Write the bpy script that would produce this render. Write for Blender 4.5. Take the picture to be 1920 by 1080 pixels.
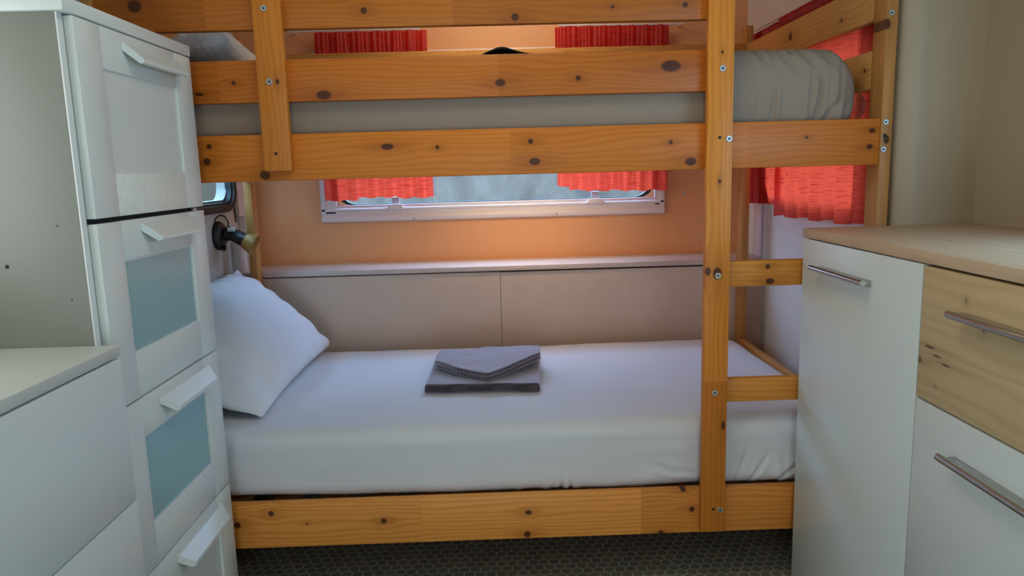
import bpy, bmesh, math, random
from mathutils import Vector, Matrix, Euler, noise

for _o in list(bpy.data.objects):
    bpy.data.objects.remove(_o)
S = bpy.context.scene
COL = S.collection
R = math.radians

# ------------------------------------------------------------------ camera
cam_d = bpy.data.cameras.new('camera')
cam = bpy.data.objects.new('camera', cam_d); COL.objects.link(cam)
FPX = 1364.7
cam_d.sensor_fit = 'HORIZONTAL'; cam_d.sensor_width = 36.0; cam_d.lens = FPX / 1920 * 36.0
cam_d.clip_start = 0.02; cam_d.clip_end = 200
yaw, pit, rol = R(1.0565), R(9.2136), R(1.5688)
fwd = Vector((math.sin(yaw) * math.cos(pit), math.cos(yaw) * math.cos(pit), -math.sin(pit)))
rt = Vector((math.cos(yaw), -math.sin(yaw), 0)); dn = fwd.cross(rt)
r2 = math.cos(rol) * rt + math.sin(rol) * dn
d2 = -math.sin(rol) * rt + math.cos(rol) * dn
m = Matrix((r2, -d2, -fwd)).transposed().to_4x4()
m.translation = Vector((0, 0, 1.2))
cam.matrix_world = m
S.camera = cam

# ------------------------------------------------------------------ sky, exposure, lights
S.view_settings.view_transform = 'Standard'
S.view_settings.look = 'None'
S.view_settings.gamma = 1
S.view_settings.use_curve_mapping = False
S.view_settings.exposure = 0.0

W = bpy.data.worlds.new('sky'); S.world = W; W.use_nodes = True
wn = W.node_tree; wn.nodes.clear()
wo = wn.nodes.new('ShaderNodeOutputWorld'); wb = wn.nodes.new('ShaderNodeBackground')
wb.inputs['Strength'].default_value = 1.0
tc = wn.nodes.new('ShaderNodeTexCoord'); sx = wn.nodes.new('ShaderNodeSeparateXYZ')
rp = wn.nodes.new('ShaderNodeValToRGB')
rp.color_ramp.elements[0].position = 0.40; rp.color_ramp.elements[0].color = (0.50, 0.64, 0.72, 1)
rp.color_ramp.elements[1].position = 0.62; rp.color_ramp.elements[1].color = (10.5, 19.5, 36, 1)
e = rp.color_ramp.elements.new(0.51); e.color = (0.82, 1.02, 1.32, 1)
ma = wn.nodes.new('ShaderNodeMath'); ma.operation = 'MULTIPLY_ADD'; ma.inputs[1].default_value = .5; ma.inputs[2].default_value = .5
wn.links.new(tc.outputs['Generated'], sx.inputs[0]); wn.links.new(sx.outputs['Z'], ma.inputs[0])
wn.links.new(ma.outputs[0], rp.inputs[0]); wn.links.new(rp.outputs[0], wb.inputs['Color'])
wn.links.new(wb.outputs[0], wo.inputs[0])

def area(name, loc, rot, sx_, sy_, power, col):
    l = bpy.data.lights.new(name, 'AREA'); l.shape = 'RECTANGLE'; l.size = sx_; l.size_y = sy_
    l.energy = power; l.color = col
    o = bpy.data.objects.new(name, l); COL.objects.link(o); o.location = loc
    o.rotation_euler = tuple(R(a) for a in rot)
    return o
area('rear_fill', (0.1, -2.15, 1.25), (90, 0, 0), 1.7, 0.9, 4.5, (.94, .97, 1))  # unseen cool fill added behind the camera; rear wall has no window
area('rear_low_fill', (0.0, -2.15, 0.45), (90, 0, 0), 0.7, 0.6, 15, (.80, .95, 1.1))  # added low fill to brighten the lower parts; no door behind it
area('overhead_fill', (0.03, 1.15, 2.06), (0, 0, 0), 0.5, 0.5, 3.5, (1, .93, .74))  # added overhead fill for worktop and cabinet fronts; ceiling has no opening
area('right_side_fill', (1.235, 0.85, 1.30), (90, 0, 90), 1.0, 0.6, 8.5, (.40, .78, 1.2))  # unseen bluish fill added to light the left cabinet fronts
area('left_side_fill', (-1.095, 0.80, 1.35), (90, 0, -90), 0.9, 0.6, 4.5, (.88, .98, 1))  # unseen fill added to light the sideboard fronts
area('upper_wall_warm_fill', (0.05, 2.80, 2.06), (18, 0, 0), 0.5, 0.25, 3.5, (1, .84, .6))  # added warm fill for the glow on the upper back wall; no fixture
area('under_bunk_warm_fill', (0.12, 2.90, 1.205), (35, 0, 0), 0.5, 0.03, 1.5, (1, .74, .45))  # added warm fill for the wall glow below the back window; no fixture

# ------------------------------------------------------------------ material helpers
def newmat(name):
    mt = bpy.data.materials.new(name); mt.use_nodes = True
    nt = mt.node_tree; b = nt.nodes['Principled BSDF']
    return mt, nt, b

def N(nt, typ, **kw):
    n = nt.nodes.new(typ)
    for k, v in kw.items(): setattr(n, k, v)
    return n

def math_(nt, op, a, b=None, c=None):
    n = nt.nodes.new('ShaderNodeMath'); n.operation = op
    for i, v in enumerate((a, b, c)):
        if v is None: continue
        if isinstance(v, (int, float)): n.inputs[i].default_value = v
        else: nt.links.new(v, n.inputs[i])
    return n.outputs[0]

def mixc(nt, f, a, b, mode='MIX'):
    n = nt.nodes.new('ShaderNodeMix'); n.data_type = 'RGBA'; n.blend_type = mode
    for i, v in ((0, f), (6, a), (7, b)):
        if isinstance(v, (int, float)): n.inputs[i].default_value = v
        elif isinstance(v, tuple): n.inputs[i].default_value = (*v[:3], 1)
        else: nt.links.new(v, n.inputs[i])
    return n.outputs[2]

def coords(nt):
    return nt.nodes.new('ShaderNodeTexCoord').outputs['Object']

def plain(name, col, rough=.5, metal=0., bump=0., bscale=200., var=0., vscale=3., spec=.5, sheen=0., coat=0.):
    mt, nt, b = newmat(name)
    b.inputs['Roughness'].default_value = rough; b.inputs['Metallic'].default_value = metal
    b.inputs['Specular IOR Level'].default_value = spec
    b.inputs['Base Color'].default_value = (*col, 1)
    if sheen: b.inputs['Sheen Weight'].default_value = sheen; b.inputs['Sheen Roughness'].default_value = .4
    if coat: b.inputs['Coat Weight'].default_value = coat; b.inputs['Coat Roughness'].default_value = .15
    co = coords(nt)
    if var:
        n = N(nt, 'ShaderNodeTexNoise'); n.inputs['Scale'].default_value = vscale; n.inputs['Detail'].default_value = 4
        nt.links.new(co, n.inputs['Vector'])
        f = math_(nt, 'MULTIPLY', n.outputs['Fac'], 1.0)
        c = mixc(nt, f, tuple(v * (1 - var) for v in col), tuple(min(1, v * (1 + var)) for v in col))
        nt.links.new(c, b.inputs['Base Color'])
    if bump:
        n = N(nt, 'ShaderNodeTexNoise'); n.inputs['Scale'].default_value = bscale; n.inputs['Detail'].default_value = 3
        nt.links.new(co, n.inputs['Vector'])
        bp = N(nt, 'ShaderNodeBump'); bp.inputs['Strength'].default_value = bump; bp.inputs['Distance'].default_value = .002
        nt.links.new(n.outputs['Fac'], bp.inputs['Height']); nt.links.new(bp.outputs[0], b.inputs['Normal'])
    return mt

# knot node group --------------------------------------------------
def knot_group():
    g = bpy.data.node_groups.new('knot', 'ShaderNodeTree')
    for nm in ('a', 'b', 'ka', 'kb', 'ra', 'rb', 'mask', 'halo', 'bb'):
        g.interface.new_socket(nm, in_out='INPUT', socket_type='NodeSocketFloat')
    for nm in ('mask', 'halo', 'bb'):
        g.interface.new_socket(nm, in_out='OUTPUT', socket_type='NodeSocketFloat')
    gi = g.nodes.new('NodeGroupInput'); go = g.nodes.new('NodeGroupOutput')
    I = gi.outputs
    da = math_(g, 'SUBTRACT', I['a'], I['ka']); db = math_(g, 'SUBTRACT', I['b'], I['kb'])
    na = math_(g, 'DIVIDE', da, I['ra']); nb = math_(g, 'DIVIDE', db, I['rb'])
    d2_ = math_(g, 'ADD', math_(g, 'MULTIPLY', na, na), math_(g, 'MULTIPLY', nb, nb))
    d = math_(g, 'SQRT', d2_)
    core = N(g, 'ShaderNodeMapRange', interpolation_type='SMOOTHSTEP')
    g.links.new(d, core.inputs['Value']); core.inputs['From Min'].default_value = 1.15
    core.inputs['From Max'].default_value = .75
    mk = math_(g, 'MAXIMUM', core.outputs[0], I['mask'])
    # soft halo, long along the grain
    q = math_(g, 'ADD', math_(g, 'MULTIPLY', math_(g, 'MULTIPLY', na, na), .05), math_(g, 'MULTIPLY', math_(g, 'MULTIPLY', nb, nb), .22))
    h = math_(g, 'EXPONENT', math_(g, 'MULTIPLY', q, -1.0))
    hl = math_(g, 'MAXIMUM', h, I['halo'])
    q2 = math_(g, 'ADD', math_(g, 'MULTIPLY', math_(g, 'MULTIPLY', na, na), .06), math_(g, 'MULTIPLY', math_(g, 'MULTIPLY', nb, nb), .12))
    h2 = math_(g, 'EXPONENT', math_(g, 'MULTIPLY', q2, -1.0))
    nb_ = math_(g, 'SUBTRACT', I['bb'], math_(g, 'MULTIPLY', math_(g, 'MULTIPLY', db, h2), .85))
    g.links.new(mk, go.inputs['mask']); g.links.new(hl, go.inputs['halo']); g.links.new(nb_, go.inputs['bb'])
    return g
KG = knot_group()

def wood(name, axis='X', knots=(), seed=0., light=(0.840, 0.311, 0.045), dark=(0.630, 0.176, 0.017), seglen=.62,
         tone=.16, rough=.42, knotcol=(.055, .014, .005), grain=1., across=None, spec=.3):
    """pine / oak: grain along axis, knots given as (along, across, r_along, r_across) in object space"""
    mt, nt, b = newmat(name)
    s = N(nt, 'ShaderNodeSeparateXYZ'); nt.links.new(coords(nt), s.inputs[0])
    X, Y, Z = s.outputs
    if axis == 'X': a, bb, c = X, Z, Y
    elif axis == 'Z': a, bb, c = Z, X, Y
    else: a, bb, c = Y, Z, X
    if across == 'Y': bb, c = Y, Z
    if across == 'X': bb, c = X, Z
    mask = halo = 0.; bcur = bb
    for (ka, kb, ra, rb) in knots:
        g = N(nt, 'ShaderNodeGroup'); g.node_tree = KG
        nt.links.new(a, g.inputs['a']); nt.links.new(bb, g.inputs['b'])
        for k, v in (('ka', ka), ('kb', kb), ('ra', ra), ('rb', rb)): g.inputs[k].default_value = v
        for k, v in (('mask', mask), ('halo', halo), ('bb', bcur)):
            if isinstance(v, float): g.inputs[k].default_value = v
            else: nt.links.new(v, g.inputs[k])
        mask, halo, bcur = g.outputs['mask'], g.outputs['halo'], g.outputs['bb']
    # jointed lengths
    seg = math_(nt, 'FLOOR', math_(nt, 'DIVIDE', math_(nt, 'ADD', a, seed * .173 + 7.31), seglen))
    wnz = N(nt, 'ShaderNodeTexWhiteNoise'); wnz.noise_dimensions = '1D'
    nt.links.new(math_(nt, 'ADD', seg, seed), wnz.inputs['W'])
    def vec(x, y, z):
        n = N(nt, 'ShaderNodeCombineXYZ')
        for i, v in enumerate((x, y, z)):
            if isinstance(v, (int, float)): n.inputs[i].default_value = v
            else: nt.links.new(v, n.inputs[i])
        return n.outputs[0]
    off = math_(nt, 'MULTIPLY', seg, 3.7)
    n1 = N(nt, 'ShaderNodeTexNoise'); n1.inputs['Scale'].default_value = 1; n1.inputs['Detail'].default_value = 2
    nt.links.new(vec(math_(nt, 'MULTIPLY', a, 1.6), math_(nt, 'MULTIPLY_ADD', bcur, 9., off), math_(nt, 'MULTIPLY_ADD', c, 9., seed)), n1.inputs['Vector'])
    ph = math_(nt, 'ADD', math_(nt, 'MULTIPLY', bcur, 420 * grain), math_(nt, 'MULTIPLY', n1.outputs['Fac'], 34.))
    ring = math_(nt, 'MULTIPLY_ADD', math_(nt, 'SINE', ph), .5, .5)
    ring = math_(nt, 'POWER', ring, 2.2)
    n2 = N(nt, 'ShaderNodeTexNoise'); n2.inputs['Scale'].default_value = 1; n2.inputs['Detail'].default_value = 3
    nt.links.new(vec(math_(nt, 'MULTIPLY', a, 8.), math_(nt, 'MULTIPLY', bcur, 260.), math_(nt, 'MULTIPLY_ADD', c, 260., seed)), n2.inputs['Vector'])
    f = math_(nt, 'ADD', math_(nt, 'MULTIPLY', ring, .42), math_(nt, 'MULTIPLY', math_(nt, 'SUBTRACT', n2.outputs['Fac'], .3), .55))
    f = math_(nt, 'MINIMUM', math_(nt, 'MAXIMUM', f, 0.), 1.)
    base = mixc(nt, f, light, dark)
    tn = math_(nt, 'MULTIPLY_ADD', wnz.outputs[0], tone * 2, 1 - tone)
    tv = N(nt, 'ShaderNodeCombineColor')
    nt.links.new(tn, tv.inputs[0]); nt.links.new(math_(nt, 'POWER', tn, 1.35), tv.inputs[1]); nt.links.new(math_(nt, 'POWER', tn, 1.8), tv.inputs[2])
    base = mixc(nt, 1., base, tv.outputs[0], 'MULTIPLY')
    if knots:
        base = mixc(nt, math_(nt, 'MULTIPLY', halo, .45), base, tuple(v * .6 for v in dark))
        kn = N(nt, 'ShaderNodeTexNoise'); kn.inputs['Scale'].default_value = 130
        nt.links.new(coords(nt), kn.inputs['Vector'])
        kc = mixc(nt, kn.outputs['Fac'], tuple(v * .4 for v in knotcol), tuple(v * 2.2 for v in knotcol))
        base = mixc(nt, math_(nt, 'MULTIPLY', mask, .93), base, kc)
    nt.links.new(base, b.inputs['Base Color'])
    b.inputs['Roughness'].default_value = rough; b.inputs['Specular IOR Level'].default_value = spec
    bp = N(nt, 'ShaderNodeBump'); bp.inputs['Strength'].default_value = .12; bp.inputs['Distance'].default_value = .001
    nt.links.new(f, bp.inputs['Height']); nt.links.new(bp.outputs[0], b.inputs['Normal'])
    return mt

# ------------------------------------------------------------------ mesh helpers
def obj(name, bm, mat=None, parent=None, smooth=None, loc=None):
    me = bpy.data.meshes.new(name)
    bmesh.ops.recalc_face_normals(bm, faces=bm.faces[:])
    bm.to_mesh(me); bm.free()
    if smooth is not None:
        for p in me.polygons: p.use_smooth = True
        me.set_sharp_from_angle(angle=R(smooth))
    o = bpy.data.objects.new(name, me); COL.objects.link(o)
    if mat:
        for mm in (mat if isinstance(mat, (list, tuple)) else [mat]): me.materials.append(mm)
    if parent: o.parent = parent
    if loc: o.location = loc
    return o

def tag(o, label=None, cat=None, group=None, kind=None):
    if label: o['label'] = label
    if cat: o['category'] = cat
    if group: o['group'] = group
    if kind: o['kind'] = kind
    return o

def thing(name, label, cat, loc=(0, 0, 0), group=None, kind=None):
    o = bpy.data.objects.new(name, None); COL.objects.link(o); o.location = loc
    o.empty_display_size = .1
    return tag(o, label, cat, group, kind)

def box(bm, x0, x1, y0, y1, z0, z1, bev=0., seg=2):
    v = [bm.verts.new(p) for p in ((x0, y0, z0), (x1, y0, z0), (x1, y1, z0), (x0, y1, z0), (x0, y0, z1), (x1, y0, z1), (x1, y1, z1), (x0, y1, z1))]
    fs = [bm.faces.new([v[i] for i in q]) for q in ((0, 3, 2, 1), (4, 5, 6, 7), (0, 1, 5, 4), (1, 2, 6, 5), (2, 3, 7, 6), (3, 0, 4, 7))]
    if bev:
        es = list({e_ for f_ in fs for e_ in f_.edges})
        bmesh.ops.bevel(bm, geom=es, offset=bev, segments=seg, affect='EDGES', profile=.5)
    return bm

def B(x0, x1, y0, y1, z0, z1, bev=0., seg=2):
    return box(bmesh.new(), x0, x1, y0, y1, z0, z1, bev, seg)

def frame_of(d):
    d = Vector(d).normalized(); u = Vector((0, 0, 1)) if abs(d.z) < .9 else Vector((1, 0, 0))
    a = d.cross(u).normalized(); return d, a, a.cross(d)

def lathe(bm, p0, d, prof, seg=24, caps=True):
    """prof: list of (t along d, radius)"""
    d, a, c = frame_of(d); p0 = Vector(p0); rings = []
    for t, r in prof:
        rings.append([bm.verts.new(p0 + d * t + (a * math.cos(2 * math.pi * k / seg) + c * math.sin(2 * math.pi * k / seg)) * r) for k in range(seg)])
    for r0, r1 in zip(rings, rings[1:]):
        for k in range(seg): bm.faces.new((r0[k], r0[(k + 1) % seg], r1[(k + 1) % seg], r1[k]))
    if caps:
        bm.faces.new(rings[0][::-1]); bm.faces.new(rings[-1])
    return bm

def tube(bm, pts, r, seg=10):
    pts = [Vector(p) for p in pts]; rings = []
    _, a, c = frame_of(pts[1] - pts[0])
    for i, p in enumerate(pts):
        t = (pts[min(i + 1, len(pts) - 1)] - pts[max(i - 1, 0)]).normalized()
        a = (a - t * a.dot(t)).normalized(); c = t.cross(a)
        rr = r[i] if isinstance(r, (list, tuple)) else r
        rings.append([bm.verts.new(p + (a * math.cos(2 * math.pi * k / seg) + c * math.sin(2 * math.pi * k / seg)) * rr) for k in range(seg)])
    for r0, r1 in zip(rings, rings[1:]):
        for k in range(seg): bm.faces.new((r0[k], r0[(k + 1) % seg], r1[(k + 1) % seg], r1[k]))
    bm.faces.new(rings[0][::-1]); bm.faces.new(rings[-1])
    return bm

def prism(bm, poly, axis, a0, a1):
    """poly of 2-D points in the plane normal to axis; axis 'Y': points (x,z)"""
    def P(u, v, w):
        return {'Y': (u, w, v), 'X': (w, u, v), 'Z': (u, v, w)}[axis]
    lo = [bm.verts.new(P(u, v, a0)) for u, v in poly]; hi = [bm.verts.new(P(u, v, a1)) for u, v in poly]
    n = len(poly)
    bm.faces.new(lo); bm.faces.new(hi[::-1])
    for i in range(n): bm.faces.new((lo[i], lo[(i + 1) % n], hi[(i + 1) % n], hi[i]))
    return bm

def rrect(u0, u1, v0, v1, r, n=8):
    pts = []
    for cu, cv, s in ((u1 - r, v1 - r, 0), (u0 + r, v1 - r, 90), (u0 + r, v0 + r, 180), (u1 - r, v0 + r, 270)):
        for k in range(n + 1):
            t = R(s + 90 * k / n); pts.append((cu + r * math.cos(t), cv + r * math.sin(t)))
    return pts

def ring(bm, outer, inner, axis, a0, a1):
    """closed frame between two loops of equal count, extruded between a0 and a1"""
    def P(u, v, w):
        return {'Y': (u, w, v), 'X': (w, u, v), 'Z': (u, v, w)}[axis]
    n = len(outer)
    L = [[bm.verts.new(P(u, v, w)) for u, v in lp] for lp, w in ((outer, a0), (inner, a0), (inner, a1), (outer, a1))]
    for s in range(4):
        A, C = L[s], L[(s + 1) % 4]
        for i in range(n): bm.faces.new((A[i], A[(i + 1) % n], C[(i + 1) % n], C[i]))
    return bm

def cushion(x0, x1, y0, y1, z0, z1, r, nx=60, ny=30, nz=8, fn=None):
    """rounded box on a dense grid, then displaced by fn(p, n)"""
    bm = bmesh.new(); c = Vector(((x0 + x1) / 2, (y0 + y1) / 2, (z0 + z1) / 2)); h = Vector(((x1 - x0) / 2, (y1 - y0) / 2, (z1 - z0) / 2))
    cache = {}
    def V(i, j, k):
        key = (i, j, k)
        if key in cache: return cache[key]
        def ss(t, n, hh, rr):   # more rows near the rounding
            u = t / n * 2 - 1
            return hh * math.sin(u * math.pi / 2) * .35 + hh * u * .65
        p = Vector((ss(i, nx, h.x, r), ss(j, ny, h.y, r), ss(k, nz, h.z, r)))
        q = Vector([max(-(h[a] - r[a]), min(h[a] - r[a], p[a])) for a in range(3)])
        dd = p - q
        e_ = Vector([dd[a] / r[a] for a in range(3)])
        n_ = e_.normalized() if e_.length > 1e-6 else Vector((0, 0, 1))
        p2 = q + Vector([n_[a] * r[a] for a in range(3)])
        nn = Vector([n_[a] / r[a] for a in range(3)]).normalized()
        w = p2 + c
        if fn: w = w + fn(w, nn)
        cache[key] = bm.verts.new(w); return cache[key]
    for k in (0, nz):
        for i in range(nx):
            for j in range(ny): bm.faces.new((V(i, j, k), V(i + 1, j, k), V(i + 1, j + 1, k), V(i, j + 1, k)))
    for j in (0, ny):
        for i in range(nx):
            for k in range(nz): bm.faces.new((V(i, j, k), V(i + 1, j, k), V(i + 1, j, k + 1), V(i, j, k + 1)))
    for i in (0, nx):
        for j in range(ny):
            for k in range(nz): bm.faces.new((V(i, j, k), V(i, j + 1, k), V(i, j + 1, k + 1), V(i, j, k + 1)))
    return bm

def nz3(p, s=1., off=0.):
    return noise.noise(Vector((p[0] * s + off, p[1] * s + off * .7, p[2] * s - off)))

# ------------------------------------------------------------------ materials
M_wall_back = plain('peach_wall', (.80, .385, .175), .55, var=.05, vscale=5, bump=.15, bscale=90)
M_wall = plain('cream_wall', (.62, .56, .48), .6, var=.05, vscale=4, bump=.15, bscale=90)
M_wall_cool = plain('pale_wall', (.78, .74, .71), .6, var=.05, vscale=4, bump=.1, bscale=90)
M_part = plain('partition_panel', (.46, .365, .24), .5, var=.06, vscale=2.5, bump=.1, bscale=120)
M_ceil = plain('ceiling_board', (.6, .56, .5), .7)
M_panel = plain('painted_board', (.74, .56, .43), .5, var=.08, vscale=9, bump=.2, bscale=60)
M_ledge = plain('ledge_paint', (.72, .58, .50), .4, var=.05, vscale=6)
M_frame = plain('window_plastic', (.74, .66, .66), .35, var=.03)
M_rubber = plain('black_rubber', (.012, .014, .014), .45)
M_cab = plain('white_lacquer', (.74, .79, .73), .32, var=.02, vscale=2, spec=.5)
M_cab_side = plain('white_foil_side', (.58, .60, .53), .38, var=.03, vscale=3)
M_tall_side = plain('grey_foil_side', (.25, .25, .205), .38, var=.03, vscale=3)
M_cab_edge = plain('white_edge_band', (.74, .76, .72), .35)
M_sheen_rail = plain('sheen_painted_lacquer', (.84, .90, .80), .28, bump=.5, bscale=260, var=.10, vscale=60)  # grained and lighter than the lacquer: bright sheen painted into the rail colour
M_dark = plain('dark_gap', (.01, .01, .01), .8)
M_steel = plain('brushed_steel', (.50, .52, .50), .3, metal=1., bump=.1, bscale=300)
M_zinc = plain('zinc_bolt', (.62, .64, .62), .35, metal=1.)
M_hole = plain('bolt_socket', (.02, .015, .01), .7)
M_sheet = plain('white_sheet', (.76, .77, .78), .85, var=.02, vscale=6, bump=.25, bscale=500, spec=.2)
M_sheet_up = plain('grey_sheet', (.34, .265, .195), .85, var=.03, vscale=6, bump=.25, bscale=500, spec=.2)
M_pillow = plain('pillow_cotton', (.80, .82, .83), .85, var=.02, vscale=6, bump=.2, bscale=500, spec=.2)
M_black = plain('black_plastic', (.018, .015, .015), .35)
M_brass = plain('amber_cup', (.42, .22, .05), .45, metal=.2)
M_cloth_dark = plain('dark_cloth', (.02, .018, .018), .9)
M_plug = plain('socket_plastic', (.70, .66, .62), .4)

def towel_mat():
    mt, nt, b = newmat('brown_terry')
    co = coords(nt); s = N(nt, 'ShaderNodeSeparateXYZ'); nt.links.new(co, s.inputs[0])
    n = N(nt, 'ShaderNodeTexNoise'); n.inputs['Scale'].default_value = 420; nt.links.new(co, n.inputs['Vector'])
    n0 = N(nt, 'ShaderNodeTexNoise'); n0.inputs['Scale'].default_value = 14; nt.links.new(co, n0.inputs['Vector'])
    w = math_(nt, 'MULTIPLY_ADD', math_(nt, 'SINE', math_(nt, 'ADD', math_(nt, 'MULTIPLY', s.outputs['Y'], 620.), math_(nt, 'MULTIPLY', n0.outputs['Fac'], 9.))), .5, .5)
    h = math_(nt, 'MULTIPLY_ADD', w, .7, n.outputs['Fac'])
    c = mixc(nt, math_(nt, 'MULTIPLY', h, .6), (.016, .010, .012), (.10, .075, .085))
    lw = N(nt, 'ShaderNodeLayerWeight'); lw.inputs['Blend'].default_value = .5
    fz = math_(nt, 'MULTIPLY', math_(nt, 'POWER', lw.outputs['Facing'], 1.7), 1.0)      # pile sheen painted into the base colour at glancing views
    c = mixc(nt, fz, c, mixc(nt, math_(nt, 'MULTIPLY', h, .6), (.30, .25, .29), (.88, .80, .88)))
    nt.links.new(c, b.inputs['Base Color'])
    b.inputs['Roughness'].default_value = .8; b.inputs['Sheen Weight'].default_value = 1.; b.inputs['Sheen Roughness'].default_value = .35
    b.inputs['Sheen Tint'].default_value = (.95, .9, 1, 1)
    bp = N(nt, 'ShaderNodeBump'); bp.inputs['Strength'].default_value = .6; bp.inputs['Distance'].default_value = .002
    nt.links.new(h, bp.inputs['Height']); nt.links.new(bp.outputs[0], b.inputs['Normal'])
    return mt
M_towel = towel_mat()

def curtain_mat(axis):
    mt = bpy.data.materials.new('red_slub_curtain'); mt.use_nodes = True; nt = mt.node_tree; nt.nodes.clear()
    o = N(nt, 'ShaderNodeOutputMaterial'); s = N(nt, 'ShaderNodeSeparateXYZ'); nt.links.new(coords(nt), s.inputs[0])
    a = s.outputs[axis]; z = s.outputs['Z']
    cv = N(nt, 'ShaderNodeCombineXYZ'); nt.links.new(math_(nt, 'MULTIPLY', a, 14.), cv.inputs[0]); nt.links.new(math_(nt, 'MULTIPLY', z, 230.), cv.inputs[1])
    n = N(nt, 'ShaderNodeTexNoise'); n.inputs['Scale'].default_value = 1; n.inputs['Detail'].default_value = 3; nt.links.new(cv.outputs[0], n.inputs['Vector'])
    mr = N(nt, 'ShaderNodeMapRange'); mr.inputs['From Min'].default_value = .52; mr.inputs['From Max'].default_value = .72
    nt.links.new(n.outputs['Fac'], mr.inputs['Value'])
    tr = mixc(nt, mr.outputs[0], (.95, .072, .030), (.48, .016, .008))
    df = mixc(nt, mr.outputs[0], (.50, .035, .03), (.26, .012, .012))
    T = N(nt, 'ShaderNodeBsdfTranslucent'); D = N(nt, 'ShaderNodeBsdfDiffuse'); G = N(nt, 'ShaderNodeBsdfGlossy')
    G.inputs['Roughness'].default_value = .4; G.inputs['Color'].default_value = (1, .75, .75, 1)
    nt.links.new(tr, T.inputs[0]); nt.links.new(df, D.inputs[0])
    m1 = N(nt, 'ShaderNodeMixShader'); m1.inputs[0].default_value = .42
    nt.links.new(T.outputs[0], m1.inputs[1]); nt.links.new(D.outputs[0], m1.inputs[2])
    m2 = N(nt, 'ShaderNodeMixShader'); m2.inputs[0].default_value = .04
    nt.links.new(m1.outputs[0], m2.inputs[1]); nt.links.new(G.outputs[0], m2.inputs[2])
    nt.links.new(m2.outputs[0], o.inputs[0])
    return mt
M_cur_x = curtain_mat('X'); M_cur_y = curtain_mat('Y')

def pane_mat(name, tint, gloss=.06, rough=.02, streak=False, translucent=0.):
    mt = bpy.data.materials.new(name); mt.use_nodes = True; nt = mt.node_tree; nt.nodes.clear()
    o = N(nt, 'ShaderNodeOutputMaterial'); T = N(nt, 'ShaderNodeBsdfTransparent'); G = N(nt, 'ShaderNodeBsdfGlossy')
    T.inputs[0].default_value = (*tint, 1); G.inputs['Roughness'].default_value = rough
    if streak:
        s = N(nt, 'ShaderNodeSeparateXYZ'); nt.links.new(coords(nt), s.inputs[0])
        cv = N(nt, 'ShaderNodeCombineXYZ'); nt.links.new(math_(nt, 'MULTIPLY', s.outputs['X'], 9.), cv.inputs[0]); nt.links.new(math_(nt, 'MULTIPLY', s.outputs['Z'], 6.), cv.inputs[1])
        n = N(nt, 'ShaderNodeTexNoise'); n.inputs['Scale'].default_value = 1; n.inputs['Detail'].default_value = 4; nt.links.new(cv.outputs[0], n.inputs['Vector'])
        nt.links.new(mixc(nt, n.outputs['Fac'], tuple(v * .62 for v in tint), tuple(min(1, v * 1.25) for v in tint)), T.inputs[0])
    mx = N(nt, 'ShaderNodeMixShader'); mx.inputs[0].default_value = gloss
    nt.links.new(T.outputs[0], mx.inputs[1]); nt.links.new(G.outputs[0], mx.inputs[2])
    last = mx.outputs[0]
    if translucent:
        L = N(nt, 'ShaderNodeBsdfTranslucent'); L.inputs[0].default_value = (.8, .84, .78, 1)
        m3 = N(nt, 'ShaderNodeMixShader'); m3.inputs[0].default_value = translucent
        nt.links.new(last, m3.inputs[1]); nt.links.new(L.outputs[0], m3.inputs[2]); last = m3.outputs[0]
    nt.links.new(last, o.inputs[0])
    return mt
M_pane = pane_mat('acrylic_pane', (.62, .65, .64), streak=True)
M_pane_side = pane_mat('side_acrylic_pane', (.54, .56, .52))
M_pane_blind = pane_mat('hazed_pane', (.44, .46, .42))
M_tab = pane_mat('clear_plastic_tab', (.8, .76, .76), gloss=.22, rough=.15)

def frosted():
    mt, nt, b = newmat('frosted_teal_glass')
    s = N(nt, 'ShaderNodeSeparateXYZ'); nt.links.new(coords(nt), s.inputs[0])
    b.inputs['Base Color'].default_value = (.28, .50, .51, 1); b.inputs['Roughness'].default_value = .22
    b.inputs['Specular IOR Level'].default_value = .6
    return mt
M_frost = frosted()

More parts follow.
